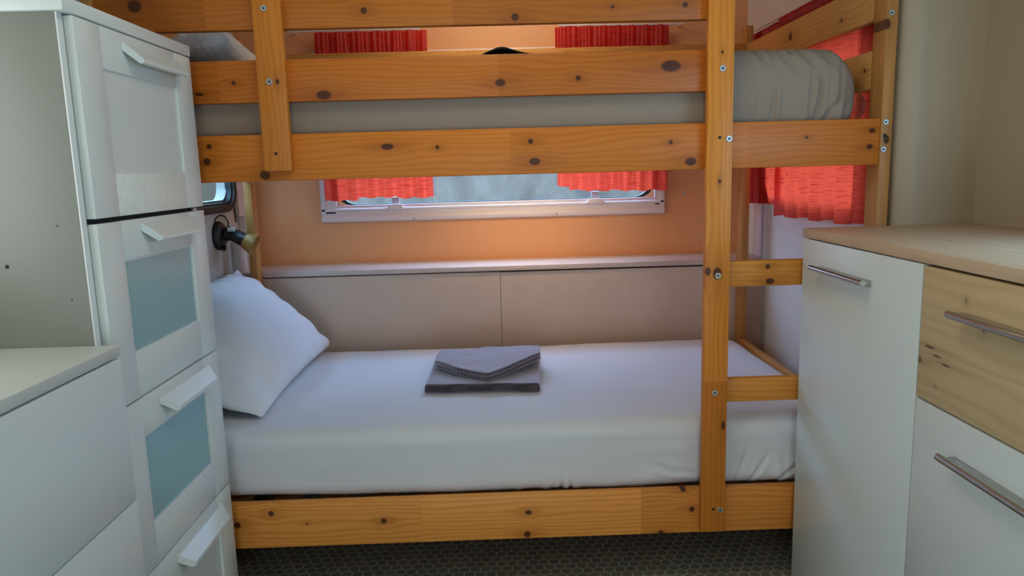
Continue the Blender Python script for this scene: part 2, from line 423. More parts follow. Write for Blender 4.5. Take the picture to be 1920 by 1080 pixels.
def hexfloor():
    mt, nt, b = newmat('hexagon_vinyl')
    vm = lambda op, a, c=None: _vm(nt, op, a, c)
    def _vm(nt, op, a, c):
        n = N(nt, 'ShaderNodeVectorMath', operation=op)
        for i, v in enumerate((a, c)):
            if v is None: continue
            if isinstance(v, tuple): n.inputs[i].default_value = v
            else: nt.links.new(v, n.inputs[i])
        return n
    co = coords(nt)
    s = .0325
    p = vm('MULTIPLY', co, (1 / s, 1 / s, 0)).outputs[0]
    p = vm('ADD', p, (200, 200, 0)).outputs[0]
    rr = (1, 1.7320508, 1); hh = (.5, .8660254, 0)
    a = vm('SUBTRACT', vm('MODULO', p, rr).outputs[0], hh).outputs[0]
    c = vm('SUBTRACT', vm('MODULO', vm('SUBTRACT', p, hh).outputs[0], rr).outputs[0], hh).outputs[0]
    la = vm('LENGTH', a).outputs['Value']; lc = vm('LENGTH', c).outputs['Value']
    t = math_(nt, 'LESS_THAN', la, lc)
    mx = N(nt, 'ShaderNodeMix', data_type='VECTOR'); nt.links.new(t, mx.inputs[0]); nt.links.new(c, mx.inputs[4]); nt.links.new(a, mx.inputs[5])
    g = vm('ABSOLUTE', mx.outputs[1]).outputs[0]
    sp = N(nt, 'ShaderNodeSeparateXYZ'); nt.links.new(g, sp.inputs[0])
    dt = vm('DOT_PRODUCT', g, (.5, .8660254, 0)).outputs['Value']
    e_ = math_(nt, 'SUBTRACT', .5, math_(nt, 'MAXIMUM', sp.outputs[0], dt))
    mr = N(nt, 'ShaderNodeMapRange', interpolation_type='SMOOTHSTEP'); nt.links.new(e_, mr.inputs['Value'])
    mr.inputs['From Min'].default_value = .035; mr.inputs['From Max'].default_value = .085
    nz_ = N(nt, 'ShaderNodeTexNoise'); nz_.inputs['Scale'].default_value = 30; nt.links.new(co, nz_.inputs['Vector'])
    tile = mixc(nt, nz_.outputs['Fac'], (.16, .155, .125), (.33, .30, .23))
    nt.links.new(mixc(nt, mr.outputs[0], (.62, .57, .44), tile), b.inputs['Base Color'])
    b.inputs['Roughness'].default_value = .5
    bp = N(nt, 'ShaderNodeBump'); bp.inputs['Strength'].default_value = .4; bp.inputs['Distance'].default_value = .001
    nt.links.new(mr.outputs[0], bp.inputs['Height']); nt.links.new(bp.outputs[0], b.inputs['Normal'])
    return mt
M_floor = hexfloor()

# ------------------------------------------------------------------ room shell
XL, XR, XRC, YB, YR, ZC = -1.115, 1.125, 1.262, 3.31, -2.2, 2.10
def struct(name, bm, m, label=None, parent=None, smooth=None):
    o = obj(name, bm, m, parent, smooth)
    if parent is None: tag(o, label, 'structure', kind='structure')
    return o

struct('floor', B(XL - .04, XRC + .04, YR - .04, YB + .04, -.04, 0), M_floor, 'dark vinyl floor printed with small hexagons under the bunk bed')
struct('ceiling', B(XL - .04, XRC + .04, YR - .04, YB + .04, ZC, ZC + .04), M_ceil, 'pale ceiling board over the whole cabin')
struct('wall_rear', B(XL - .04, XRC + .04, YR - .04, YR, 0, ZC), M_wall, 'cream wall behind the viewer')

def wall_with_hole(axis, a0, a1, u0, u1, v0, v1, hu0, hu1, hv0, hv1, r=.06):
    inner = rrect(hu0, hu1, hv0, hv1, r)
    cu, cv = (hu0 + hu1) / 2, (hv0 + hv1) / 2
    outer = []
    corners = [(u1, v1), (u0, v1), (u0, v0), (u1, v0)]
    n = len(inner) // 4
    for q in range(4):
        C_ = corners[q]; st = [(u1, hv1 - r), (hu0 + r, v1), (u0, hv0 + r), (hu1 - r, v0)][q]
        en = [(hu1 - r, v1), (u0, hv1 - r), (hu0 + r, v0), (u1, hv0 + r)][q]
        half = n // 2
        for k in range(n):
            if k <= half: t = k / half; A_, D_ = st, C_
            else: t = (k - half) / (n - 1 - half); A_, D_ = C_, en
            outer.append((A_[0] + (D_[0] - A_[0]) * t, A_[1] + (D_[1] - A_[1]) * t))
    return ring(bmesh.new(), outer, inner, axis, a0, a1)

GW = (-.715, .715, 1.062, 1.66)          # back window opening: x0 x1 z0 z1
struct('wall_back', wall_with_hole('Y', YB, YB + .04, XL - .04, XRC + .04, 0, ZC, *GW), M_wall_back, 'peach painted wall around the back window')
RW = (2.17, 2.98, 1.065, 1.62)            # right window: y0 y1 z0 z1
struct('wall_right', wall_with_hole('X', XR, XR + .04, 1.996, YB, 0, ZC, *RW), M_wall_cool, 'pale wall at the foot of the bunk around the side window')
LW = (2.35, 3.065, 1.11, 1.60)
struct('wall_left', wall_with_hole('X', XL - .04, XL, YR, YB, 0, ZC, *LW), M_wall, 'cream wall at the head of the bunk')
struct('wall_side', B(XRC, XRC + .04, YR, 1.905, 0, ZC), M_part, 'dim beige wall behind the oak topped sideboard')
# partition with a rounded free corner
pr = .055; pc = (1.052 + pr, 1.905 + pr)
poly = [(XRC, 1.905)] + [(pc[0] - pr * math.sin(R(t)), pc[1] - pr * math.cos(R(t))) for t in range(0, 91, 9)] + [(1.052, 1.995), (XRC, 1.995)]
struct('wall_partition', prism(bmesh.new(), poly, 'Z', 0, ZC), M_part, 'dim beige partition with rounded corner right of the bunk', smooth=35)

# back window ------------------------------------------------------
w1 = thing('window_1', 'wide back window with white plastic frame between red curtains', 'window', (0, YB, 0), kind='structure')
bm = bmesh.new()
x0, x1 = -.782, .758
prof_b = [(0, .985), (-.012, .985), (-.026, .992), (-.030, 1.004), (-.026, 1.016), (-.018, 1.022), (-.018, 1.034), (-.024, 1.038), (-.024, 1.046), (-.018, 1.050), (-.014, 1.062), (0, 1.062)]
# bottom sill profile swept in x
prism(bm, [(p[0] - 0.0, p[1]) for p in prof_b], 'X', x0, x1)
obj('window_sill', bm, M_frame, w1, 35)
bm = bmesh.new()
box(bm, x0, -.715, -.018, 0, 1.024, 1.725, .004); box(bm, .715, x1, -.018, 0, 1.024, 1.725, .004); box(bm, -.714, .714, -.018, 0, 1.66, 1.725, .004)
box(bm, x0 - .002, x0 + .02, -.024, 0, 1.024, 1.725, .004); box(bm, x1 - .02, x1 + .002, -.024, 0, 1.024, 1.725, .004)
obj('window_frame', bm, M_frame, w1, 35)
o_ = rrect(GW[0], GW[1], GW[2], GW[3], .006); i_ = rrect(GW[0] + .012, GW[1] - .012, GW[2] + .004, GW[3] - .012, .075)
obj('rubber_seal', ring(bmesh.new(), o_, i_, 'Y', .012, .030), M_rubber, w1, 35)
obj('pane', prism(bmesh.new(), rrect(GW[0] + .004, GW[1] - .004, GW[2] + .001, GW[3] - .004, .05), 'Y', .018, .022), M_pane, w1)
for i, xx in enumerate((-.452, .448)):
    bm = bmesh.new(); box(bm, xx - .045, xx + .045, -.032, -.012, 1.036, 1.052, .006); box(bm, xx - .035, xx + .035, -.036, -.028, 1.040, 1.064, .004)
    lt = obj('latch', bm, M_frame, w1, 35)
    bm = bmesh.new(); box(bm, xx - .018, xx + .018, -.010, .004, 1.052, 1.094, .004)
    obj('catch_tab', bm, plain('grey_catch', (.42, .40, .38), .3), lt, 35)
for xx in (-.37, .27):
    obj('screw_hole', lathe(bmesh.new(), (xx, -.0305, .998), (0, -1, 0), [(0, .003), (.001, .003)], 10), M_hole, w1)
# side window ------------------------------------------------------
w2 = thing('window_2', 'side window at the foot of the bunk behind red curtains', 'window', (XR, 0, 0), kind='structure')
o_ = rrect(RW[0] - .045, RW[1] + .045, RW[2] - .03, RW[3] + .05, .02); i_ = rrect(RW[0], RW[1], RW[2], RW[3], .06)
obj('window_frame', ring(bmesh.new(), o_, i_, 'X', -.018, 0), M_frame, w2, 35)
obj('pane', prism(bmesh.new(), rrect(RW[0] + .002, RW[1] - .002, RW[2] + .002, RW[3] - .002, .058), 'X', .018, .022), M_pane_side, w2)
# left window with thick black rubber -------------------------------
w3 = thing('window_3', 'side window with thick rounded black rubber rim at the head of the bunk', 'window', (XL, 0, 0), kind='structure')
o_ = rrect(2.30, 3.108, 1.062, 1.66, .085); i_ = rrect(2.345, 3.062, 1.102, 1.61, .05)
bm = ring(bmesh.new(), o_, i_, 'X', -.004, .030)
bmesh.ops.recalc_face_normals(bm, faces=bm.faces[:])
bmesh.ops.bevel(bm, geom=[e_ for e_ in bm.edges if abs(e_.verts[0].co.x - .03) < 1e-4 and abs(e_.verts[1].co.x - .03) < 1e-4 and e_.calc_face_angle(0) > 1], offset=.010, segments=3, affect='EDGES')
obj('rubber_rim', bm, M_rubber, w3, 40)
obj('pane', prism(bmesh.new(), rrect(2.342, 3.064, 1.100, 1.612, .05), 'X', .006, .012), M_pane_blind, w3)

# boxed ledge along the back wall -----------------------------------
bm = bmesh.new()
box(bm, XL, .007, 3.055, 3.075, 0, .775, .001); box(bm, .0085, XR, 3.055, 3.075, 0, .773, .001)
led = struct('trim_1', bm, M_panel, 'grey beige boxed panel in two boards along the back wall behind the lower bunk')
struct('trim_2', B(XL, XR, 3.046, YB, .780, .802, .004), M_ledge, 'narrow pale ledge capping the panel below the back window', smooth=35)
# strips, box and cable in the corner --------------------------------
struct('trim_3', B(XL, XL + .022, 3.135, 3.215, 1.035, ZC, .003), M_frame, 'white vertical batten in the left corner beside the black rimmed window')
struct('trim_4', B(XR - .012, XR, 3.05, 3.14, .803, 1.04, .003), M_frame, 'short white vertical strip below the narrow red curtain in the right corner', smooth=35)
sb = obj('junction_box', B(XL, XL + .035, 3.17, 3.30, .803, 1.035, .006), M_plug, None, 35)
tag(sb, 'white plastic junction box on the left wall above the ledge', 'junction box')
sb = obj('pipe_cover', lathe(bmesh.new(), (XL + .014, 3.10, .40), (0, 0, 1), [(0, .036), (.52, .036), (.535, .03), (.54, .015)], 20), M_wall_cool, None, 35)
tag(sb, 'rounded pale pipe cover on the left wall below the spot lamp', 'pipe')
cb = obj('cable', tube(bmesh.new(), [(XL + .004, 3.125, 1.30), (XL + .004, 3.124, 1.15), (XL + .006, 3.126, 1.06), (XL + .006, 3.13, 1.012)], .003, 8), M_black, None, 60)
tag(cb, 'thin black cable running down beside the black rimmed window', 'cable')
for xx, zz in ((.855, 1.075),):
    sc = obj('wall_screw', lathe(bmesh.new(), (xx, YB, zz), (0, -1, 0), [(0, .007), (.002, .006), (.003, .003)], 14), M_zinc, None, 40)
    tag(sc, 'small screw in the back wall right of the window frame', 'screw')

# ------------------------------------------------------------------ bunk bed
Y0 = 1.925
bed = thing('bunk_bed', 'knotty pine bunk bed with guard rails and ladder', 'bunk bed', (0, Y0, 0))
P = lambda nm, bm, mt, par=None: obj(nm, bm, mt, par or bed, 35)
xl, xr = -1.02, 1.043
def kz(ks): return [(z, x, rz, rx) for (x, z, rx, rz) in ks]
k_top = [(-.318, 1.605, .0085, .0085), (.062, 1.581, .0099, .0095), (.309, 1.6, .0042, .0042), (.494, 1.601, .0071, .0071), (-.887, 1.628, .018, .016)]
k_mid = [(-.432, 1.402, .0197, .012), (.02, 1.421, .0141, .0099), (.22, 1.428, .0071, .0071), (.459, 1.452, .0270, .0150), (-.658, 1.437, .0056, .0056), (-.746, 1.411, .012, .0042)]
k_side = [(-.277, 1.268, .0169, .0085), (-.148, 1.263, .0050, .0056), (.094, 1.272, .0071, .0071), (.104, 1.22, .0155, .0099), (.46, 1.26, .0056, .0056), (.513, 1.209, .0155, .0113), (-.734, 1.28, .0071, .0071), (-.743, 1.242, .0099, .0099), (-.597, 1.204, .0141, .0127), (.817, 1.263, .0042, .0042), (.99, 1.276, .009, .0071), (.985, 1.235, .009, .0071)]
k_bot = [(-.656, .269, .0085, .0085), (-.559, .235, .0028, .0028), (-.343, .235, .0085, .0085), (.065, .245, .0099, .0071), (.06, .179, .0099, .0099), (.528, .237, .0085, .0085), (.503, .298, .0085, .0085), (-.752, .238, .0099, .0099), (.44, .17, .008, .006)]
k_lad = [(.584, 1.48, .0035, .0042), (.583, 1.156, .0045, .0056), (.581, .914, .012, .017), (.605, .491, .0050, .013), (.556, .92, .008, .012)]
k_short = [(-.54, 1.435, .005, .0065)]
k_rung = [(.725, .925, .0071, .0071), (.732, .885, .0127, .0085)]
k_post = [(1.014, 1.543, .010, .0141), (1.028, 1.252, .0085, .0120), (1.005, 1.595, .003, .0042), (1.02, .7, .008, .01)]
DK = dict(light=(0.570, 0.176, 0.017), dark=(0.420, 0.105, 0.007))
M_top = wood('pine_top_rail', 'X', k_top, 1.3, **DK)
M_mid = wood('pine_mid_rail', 'X', k_mid, 2.8, light=(0.640, 0.189, 0.022), dark=(0.480, 0.109, 0.009), seglen=.71)
M_side = wood('pine_side_rail', 'X', k_side, 4.1, light=(0.660, 0.197, 0.022), dark=(0.490, 0.118, 0.009))
M_bot = wood('pine_bottom_rail', 'X', k_bot, 5.7, light=(0.900, 0.370, 0.074))
M_lad = wood('pine_ladder_post', 'Z', kz(k_lad), 6.2, light=(0.740, 0.260, 0.032), dark=(0.550, 0.151, 0.014), seglen=3)
M_short = wood('pine_support', 'Z', kz(k_short), 7.7, seglen=3, light=(0.680, 0.227, 0.028), dark=(0.520, 0.143, 0.012))
M_rung = wood('pine_rung', 'X', k_rung, 8.9, light=(0.700, 0.277, 0.043), dark=(0.500, 0.160, 0.019), seglen=3)
M_post = wood('pine_post', 'Z', kz(k_post), 9.4, seglen=3, light=(0.660, 0.328, 0.099), dark=(0.500, 0.210, 0.050))
M_endr = wood('pine_end_rail', 'Y', [(.62, 1.62, .014, .014), (.25, 1.60, .006, .006), (.10, 1.44, .006, .006), (.52, .44, .008, .008)], 3.4, light=(0.620, 0.311, 0.093), dark=(0.480, 0.202, 0.050), seglen=2, across=None)
M_back = wood('pine_back_rail', 'X', [(.3, 1.65, .006, .006)], 12.1, light=(0.720, 0.378, 0.118))
M_slat = wood('pine_slat', 'Y', (), 14.2, light=(0.520, 0.269, 0.093), across='X', seglen=3)

rails = (('guard_rail', -.989, .612, 1.565, 1.680, M_top), ('guard_rail', -.989, .612, 1.387, 1.492, M_mid),
         ('side_rail', -.989, 1.0115, 1.188, 1.307, M_side), ('side_rail', -.989, 1.0115, .166, .298, M_bot))
for nm, a, c, z0, z1, mt in rails:
    P(nm, B(a, c, 0, .026, z0, z1, .003), mt)
P('side_rail', B(-.989, 1.0115, 1.066, 1.090, 1.20, 1.30, .003), M_back)
P('side_rail', B(-.989, 1.0115, 1.066, 1.090, .166, .29, .003), M_back)
P('guard_rail', B(-.989, 1.0115, 1.066, 1.090, 1.565, 1.672, .003), M_back)
for (a, c) in ((xl, xl + .031), (xr - .031, xr)):
    P('post', B(a, c, 0, .066, 0, 1.74, .003), M_post)
    P('post', B(a, c, 1.066, 1.125, 0, 1.74, .003), M_post)
for (a, c) in ((xl + .003, xl + .028), (xr - .031, xr - .006)):
    for z0, z1 in ((1.563, 1.668), (1.387, 1.487), (1.19, 1.307), (.385, .465), (.166, .298)):
        P('end_rail', B(a, c, .0665, 1.0655, z0, z1, .003), M_endr)
P('ladder_post', B(.548, .615, -.024, -.0005, .178, 1.74, .003), M_lad)
for z0, z1 in ((.872, .942), (.549, .616)):
    P('rung', B(.556, 1.0115, .0005, .0225, z0, z1, .003), M_rung)
P('rail_support', B(-.591, -.520, -.024, -.0005, 1.213, 1.70, .003), M_short)
for z, tag_ in ((.268, 0), (1.236, 1)):
    P('slat_cleat', B(-.98, 1.0, .0265, .048, z - .045, z - .018, .001), M_slat)
    P('slat_cleat', B(-.98, 1.0, 1.040, 1.0655, z - .045, z - .018, .001), M_slat)
    for k in range(14):
        xx = -.93 + k * .143
        P('slat', B(xx - .035, xx + .035, .028, 1.062, z - .018, z, .001), M_slat)
def bolt(x, z, y=-.024, r=.0085, par=None):
    bm = lathe(bmesh.new(), (x, y + .0005, z), (0, -1, 0), [(0, r), (.0025, r), (.0035, r * .9), (.0035, r * .55), (.0015, r * .5)], 18)
    b_ = obj('bolt', bm, M_zinc, bed, 40)
    obj('hex_socket', lathe(bmesh.new(), (x, y - .0015, z), (0, -1, 0), [(0, r * .33), (.0008, r * .33)], 6), M_hole, b_)
def plug(x, z, y=-.024, r=.0055):
    obj('peg_hole', lathe(bmesh.new(), (x, y + .0005, z), (0, -1, 0), [(0, r), (.0008, r * .9)], 14), M_hole, bed)
for x, z in ((.585, 1.440), (.605, 1.264), (.583, .908), (.580, .585), (.601, .244), (-.560, 1.611), (-.560, 1.435)):
    bolt(x, z)
for x, z in ((.581, 1.268), (.582, .247), (-.558, 1.257)): plug(x, z, r=.0045)
for x, z in ((1.024, 1.570), (1.024, 1.297), (1.021, 1.227)): bolt(x, z, y=0, r=.0075)
plug(1.024, 1.262, y=0, r=.006)
bolt(-1.003, 1.65, y=0, r=.0075)

# ------------------------------------------------------------------ mattresses
def folds(p, n, amp, xc, w, k=46, off=0.):
    e_ = math.exp(-((p.x - xc) / w) ** 2)
    s_ = math.sin(p.x * k + 4 * nz3(p, 5, off) + p.z * 9)
    return amp * e_ * (max(0, s_) ** 2 * 1.0 - .3)
def creases(p, lines, dep=.007, w=.006):
    d = 0.
    for (xa, za, xb, zb) in lines:          # crease from (xa, za) to (xb, zb) on the front face
        L = Vector((xb - xa, zb - za)); q = Vector((p.x - xa, p.z - za)); t = q.dot(L) / L.length_squared
        if -.05 < t < 1.05:
            e_ = abs(q.x * L.y - q.y * L.x) / L.length
            d -= dep * math.exp(-(e_ / w) ** 2) * math.sin(math.pi * max(0, min(1, t))) ** .5
            d += dep * .45 * math.exp(-((e_ - w * 2.2) / (w * 1.3)) ** 2) * math.sin(math.pi * max(0, min(1, t)))
    return d
LOW_CR = [(.70, .40, .66, .29), (.76, .38, .70, .29), (.88, .38, .78, .29), (.93, .36, .84, .28), (.97, .40, .90, .29), (.17, .33, .16, .28), (.19, .335, .19, .28), (.42, .36, .50, .33), (.47, .34, .56, .325)]
UP_CR = [(.745, 1.40, .735, 1.30), (.875, 1.43, .855, 1.30), (.93, 1.45, .905, 1.30), (.925, 1.38, .87, 1.29), (.955, 1.36, .93, 1.30), (.70, 1.50, .715, 1.47), (.735, 1.50, .75, 1.47), (.79, 1.505, .80, 1.48), (.845, 1.44, .835, 1.33)]
def fn_low(p, n):
    front = max(0., -n.y); top = max(0., n.z)
    d = n * (.006 * nz3(p, 2.2, 3.) + .0016 * nz3(p, 14, 8.))
    low = max(0., min(1., (.42 - p.z) / .1))
    if front > .2:
        d += n * (folds(p, n, .007, .98, .22, 70, 1.) * low + folds(p, n, .006, .10, .10, 90, 4.) * max(0, (.33 - p.z) / .06) + .004 * nz3((p.x * 1.5, p.y, p.z * 9), 3, 2.) * (1 if p.x > .25 else .3))
    if front > .2: d += n * creases(p, LOW_CR, .006)
    if top > .5:
        d += Vector((0, 0, .014 * math.exp(-((p.y - 2.12) / .3) ** 2) - .012 + .008 * max(0, p.x)))
    if p.z < .33: d.z += .012 * max(0., -.2 - p.x) + .004 * nz3(p, 4, 9.)
    return d
low = obj('mattress', cushion(-.975, 1.0, Y0 + .033, 2.972, .282, .490, (.10, .048, .045), 420, 44, 24, fn_low), M_sheet, None, 180)
from mathutils.bvhtree import BVHTree
def surf_of(o):
    t_ = BVHTree.FromPolygons([v.co.copy() for v in o.data.vertices], [tuple(p.vertices) for p in o.data.polygons])
    return lambda x, y: t_.ray_cast(Vector((x, y, 2.0 if o is not low else 1.0)), Vector((0, 0, -1)))[0].z
zlow = surf_of(low)
tag(low, 'mattress in a white fitted sheet on the lower bunk', 'mattress')
def fn_up(p, n):
    front = max(0., -n.y)
    d = n * (.005 * nz3(p, 2.4, 13.) + .0012 * nz3(p, 14, 18.))
    if front > .2:
        low = max(0., min(1., (1.50 - p.z) / .18))
        d += n * (folds(p, n, .011, .90, .16, 62, 1.) * low + folds(p, n, .004, .72, .05, 120, 2.) * low)
        d += n * creases(p, UP_CR, .008, .006)
        # little gathers along the top seam
        d += n * .003 * math.exp(-((p.z - 1.475) / .03) ** 2) * math.sin(p.x * 110 + 3 * p.z * 30)
    return d
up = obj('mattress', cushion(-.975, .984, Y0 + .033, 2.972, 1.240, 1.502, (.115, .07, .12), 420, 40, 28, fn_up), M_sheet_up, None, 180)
zup = surf_of(up)
tag(up, 'thick mattress in a grey white sheet on the upper bunk', 'mattress')

# ------------------------------------------------------------------ pillow leaning at the head
def pillow_mesh(hu, hv, T, mtx, nu=56, nv=40, seed=0., wk=1.):
    bm = bmesh.new(); top = {}; bot = {}
    for i in range(nu + 1):
        for j in range(nv + 1):
            u = i / nu * 2 - 1; v = j / nv * 2 - 1
            u = math.sin(u * math.pi / 2) * .5 + u * .5; v = math.sin(v * math.pi / 2) * .5 + v * .5
            pin = 1 - .035 * (1 - abs(v) ** 2) * abs(u) ** 3; pin2 = 1 - .05 * (1 - abs(u) ** 2) * abs(v) ** 3
            t = ((1 - abs(u) ** 2.6) ** .5) * ((1 - abs(v) ** 2.6) ** .5)
            edge = max(abs(u), abs(v)) ** 6
            x, y = hu * u * pin, hv * v * pin2
            wr = .010 * (1 - t) * math.sin(v * 16 + u * 5 + 3 * nz3((u, v, 0), 2, seed)) * (abs(u) ** 2) + .010 * (1 - t) * math.sin(u * 22 + 3 * nz3((u, v, 1), 2, seed)) * abs(v) ** 2
            wr *= wk
            wr += .006 * nz3((u * 1.5, v * 1.5, seed), 2.5, seed)
            on = i in (0, nu) or j in (0, nv)
            a = bm.verts.new(mtx @ Vector((x, y, T * t + (0 if on else wr) + .002)))
            top[i, j] = a
            bot[i, j] = a if on else bm.verts.new(mtx @ Vector((x, y, -T * t * .8 + wr * .5 - .002)))
    for i in range(nu):
        for j in range(nv):
            bm.faces.new((top[i, j], top[i + 1, j], top[i + 1, j + 1], top[i, j + 1]))
            bm.faces.new((bot[i, j], bot[i, j + 1], bot[i + 1, j + 1], bot[i + 1, j]))
    return bm
# local x -> world Y (width), local y -> up the slope towards -X, local z -> normal towards +X+Z
ang = R(41)
ex = Vector((.0, 1, 0)); ey = Vector((-math.cos(ang), 0, math.sin(ang))); ez = ex.cross(ey)
if ez.z < 0: ez = -ez
mx_ = Matrix((ex, ey, ez)).transposed().to_4x4(); mx_.translation = Vector((-.886, 2.500, .662))
pbm = pillow_mesh(.440, .240, .095, mx_, seed=2.)
for v in pbm.verts:                     # the near end slumps onto the sheet
    t = max(0., min(1., (2.42 - v.co.y) / .36)); t = t * t * (3 - 2 * t)
    v.co.z = .505 + (v.co.z - .505) * (1 - .62 * t)
    v.co.x -= .05 * t * max(0., (v.co.z - .505)) / .2
    v.co.x += .007 * t * math.sin(v.co.z * 55 + v.co.x * 60 + 6 * nz3(v.co, 4, 3.)) * min(1., max(0., (v.co.z - .5) / .05))
pl = obj('pillow', pbm, M_pillow, None, 180)
tag(pl, 'white pillow leaning against the head end of the lower bunk', 'pillow')

# ------------------------------------------------------------------ towels
def slab(bm, poly, z0, z1, r=.008, sub=.02, warp=None, layers=2):
    """soft folded cloth: polygon in plan, rounded edge, layered groove"""
    def inset(pl_, d):
        out = []; n = len(pl_)
        for i in range(n):
            p0, p1, p2 = Vector(pl_[i - 1]), Vector(pl_[i]), Vector(pl_[(i + 1) % n])
            e1 = (p1 - p0).normalized(); e2 = (p2 - p1).normalized()
            n1 = Vector((-e1.y, e1.x)); n2 = Vector((-e2.y, e2.x)); b_ = (n1 + n2).normalized()
            out.append(p1 + b_ * d / max(.35, b_.dot(n1)))
        return out
    dense = []; n = len(poly)
    for i in range(n):
        a, c = Vector(poly[i]), Vector(poly[(i + 1) % n]); m_ = max(2, int((c - a).length / .012))
        for k in range(m_): dense.append(a + (c - a) * k / m_)
    # profile across thickness with grooves between layers
    prof = []; steps = 8 * layers
    for k in range(steps + 1):
        t = k / steps; z = z0 + (z1 - z0) * t
        ph = (t * layers) % 1.0 if k < steps else 1.0
        bul = math.sin(math.pi * ph) ** .5
        prof.append((z, r * (1 - bul)))
    rings = []
    cen = sum((Vector(q) for q in poly), Vector((0, 0))) / n
    for z, ins in prof:
        rg = []
        for q in dense:
            dr = (cen - q); q2 = q + dr.normalized() * ins
            rg.append(bm.verts.new((q2.x, q2.y, z + (warp(q2.x, q2.y) if warp else 0) + .0010 * nz3((q.x, q.y, z), 60))))
        rings.append(rg)
    # top cap by concentric shrink
    for s_ in (.94, .85, .72, .58, .43, .28, .12):
        rg = []
        for q in dense:
            q2 = cen + (q - cen) * s_
            rg.append(bm.verts.new((q2.x, q2.y, z1 + (warp(q2.x, q2.y) if warp else 0) + .0018 * nz3((q2.x, q2.y, 1), 40))))
        rings.append(rg)
    m_ = len(dense)
    for r0, r1 in zip(rings, rings[1:]):
        for k in range(m_): bm.faces.new((r0[k], r0[(k + 1) % m_], r1[(k + 1) % m_], r1[k]))
    bm.faces.new(rings[-1]); bm.faces.new(rings[0][::-1])
    return bm
ZT = .0015
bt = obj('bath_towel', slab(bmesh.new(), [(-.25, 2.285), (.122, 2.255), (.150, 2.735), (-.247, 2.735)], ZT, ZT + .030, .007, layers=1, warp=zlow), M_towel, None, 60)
tag(bt, 'dark brown bath towel folded flat on the lower bunk', 'towel')
hw = lambda x, y: zlow(x, y) + .016 * max(0., (x + .02) / .15) ** 1.5 * (1 if y < 2.56 else .6) + .004 * math.sin(x * 20)
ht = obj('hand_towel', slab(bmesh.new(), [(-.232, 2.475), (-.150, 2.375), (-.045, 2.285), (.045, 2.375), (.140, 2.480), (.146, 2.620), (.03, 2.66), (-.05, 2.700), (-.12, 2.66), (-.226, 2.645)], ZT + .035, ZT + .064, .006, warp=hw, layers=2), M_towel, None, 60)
tag(ht, 'smaller dark brown towel folded askew on top of the bath towel', 'towel')

# ------------------------------------------------------------------ things on the upper bunk
def sheet_heap(x0, x1, y0, y1, z0, hfun, nx=50, ny=30, thick=.004):
    bm = bmesh.new(); g = {}; h = {}
    for i in range(nx + 1):
        for j in range(ny + 1):
            x = x0 + (x1 - x0) * i / nx; y = y0 + (y1 - y0) * j / ny; z = z0 + hfun(x, y, i / nx, j / ny)
            g[i, j] = bm.verts.new((x, y, z + thick)); h[i, j] = bm.verts.new((x, y, z0 - .001 if False else z))
    for i in range(nx):
        for j in range(ny):
            bm.faces.new((g[i, j], g[i + 1, j], g[i + 1, j + 1], g[i, j + 1])); bm.faces.new((h[i, j], h[i, j + 1], h[i + 1, j + 1], h[i + 1, j]))
    for i in range(nx):
        for j in (0, ny): bm.faces.new((g[i, j], g[i + 1, j], h[i + 1, j], h[i, j]))
    for j in range(ny):
        for i in (0, nx): bm.faces.new((g[i, j], g[i, j + 1], h[i, j + 1], h[i, j]))
    return bm
ZU = .0015
dk = obj('folded_garment', sheet_heap(-.11, .215, 2.12, 2.36, ZU, lambda x, y, u, v: zup(x, y) + .036 * math.exp(-((u - .42) / .17) ** 2) * (.5 + .5 * math.sin(math.pi * v)) + .012 * math.sin(math.pi * u) + .003 * nz3((x, y, 0), 30)), M_cloth_dark, None, 60)
tag(dk, 'black folded cloth lying on the upper bunk mattress', 'cloth')
def heap(x, y, u, v):
    e_ = min(1, u * 8, (1 - u) * 3) * min(1, v * 5, (1 - v) * 5)
    return e_ * (.095 + .035 * nz3((x, y, 0), 7, 4.) + .02 * abs(nz3((x, y, 2), 16, 1.)) + .018 * math.sin(x * 30 + y * 22)) + .001
mx2 = Matrix.Translation((-.855, 2.42, 1.572)) @ Euler((0, R(-6), R(8))).to_matrix().to_4x4()
pl2 = obj('pillow', pillow_mesh(.085, .34, .055, mx2, seed=5., wk=.35), M_pillow, None, 180)
tag(pl2, 'crumpled white pillow lying on the upper bunk', 'pillow')
# crinkled sheet gather at the end of the upper mattress
def gather():
    bm = bmesh.new(); ny, nz_ = 36, 16; g = {}
    for i in range(ny + 1):
        for k in range(nz_ + 1):
            v = k / nz_; y = 1.998 + .30 * i / ny; z = 1.312 + .075 * v
            x = .992 + .012 * math.sin(v * math.pi) + .004 * math.sin(i * 1.7 + v * 5)
            g[i, k] = bm.verts.new((x, y, z))
    for i in range(ny):
        for k in range(nz_): bm.faces.new((g[i, k], g[i + 1, k], g[i + 1, k + 1], g[i, k + 1]))
    return bm
ga = obj('plastic_wrap', gather(), pane_mat('crinkled_clear_plastic', (.82, .80, .76), gloss=.35, rough=.25, translucent=.35), None, 60)
tag(ga, 'crinkled clear plastic wrap showing past the end of the upper mattress', 'plastic wrap')

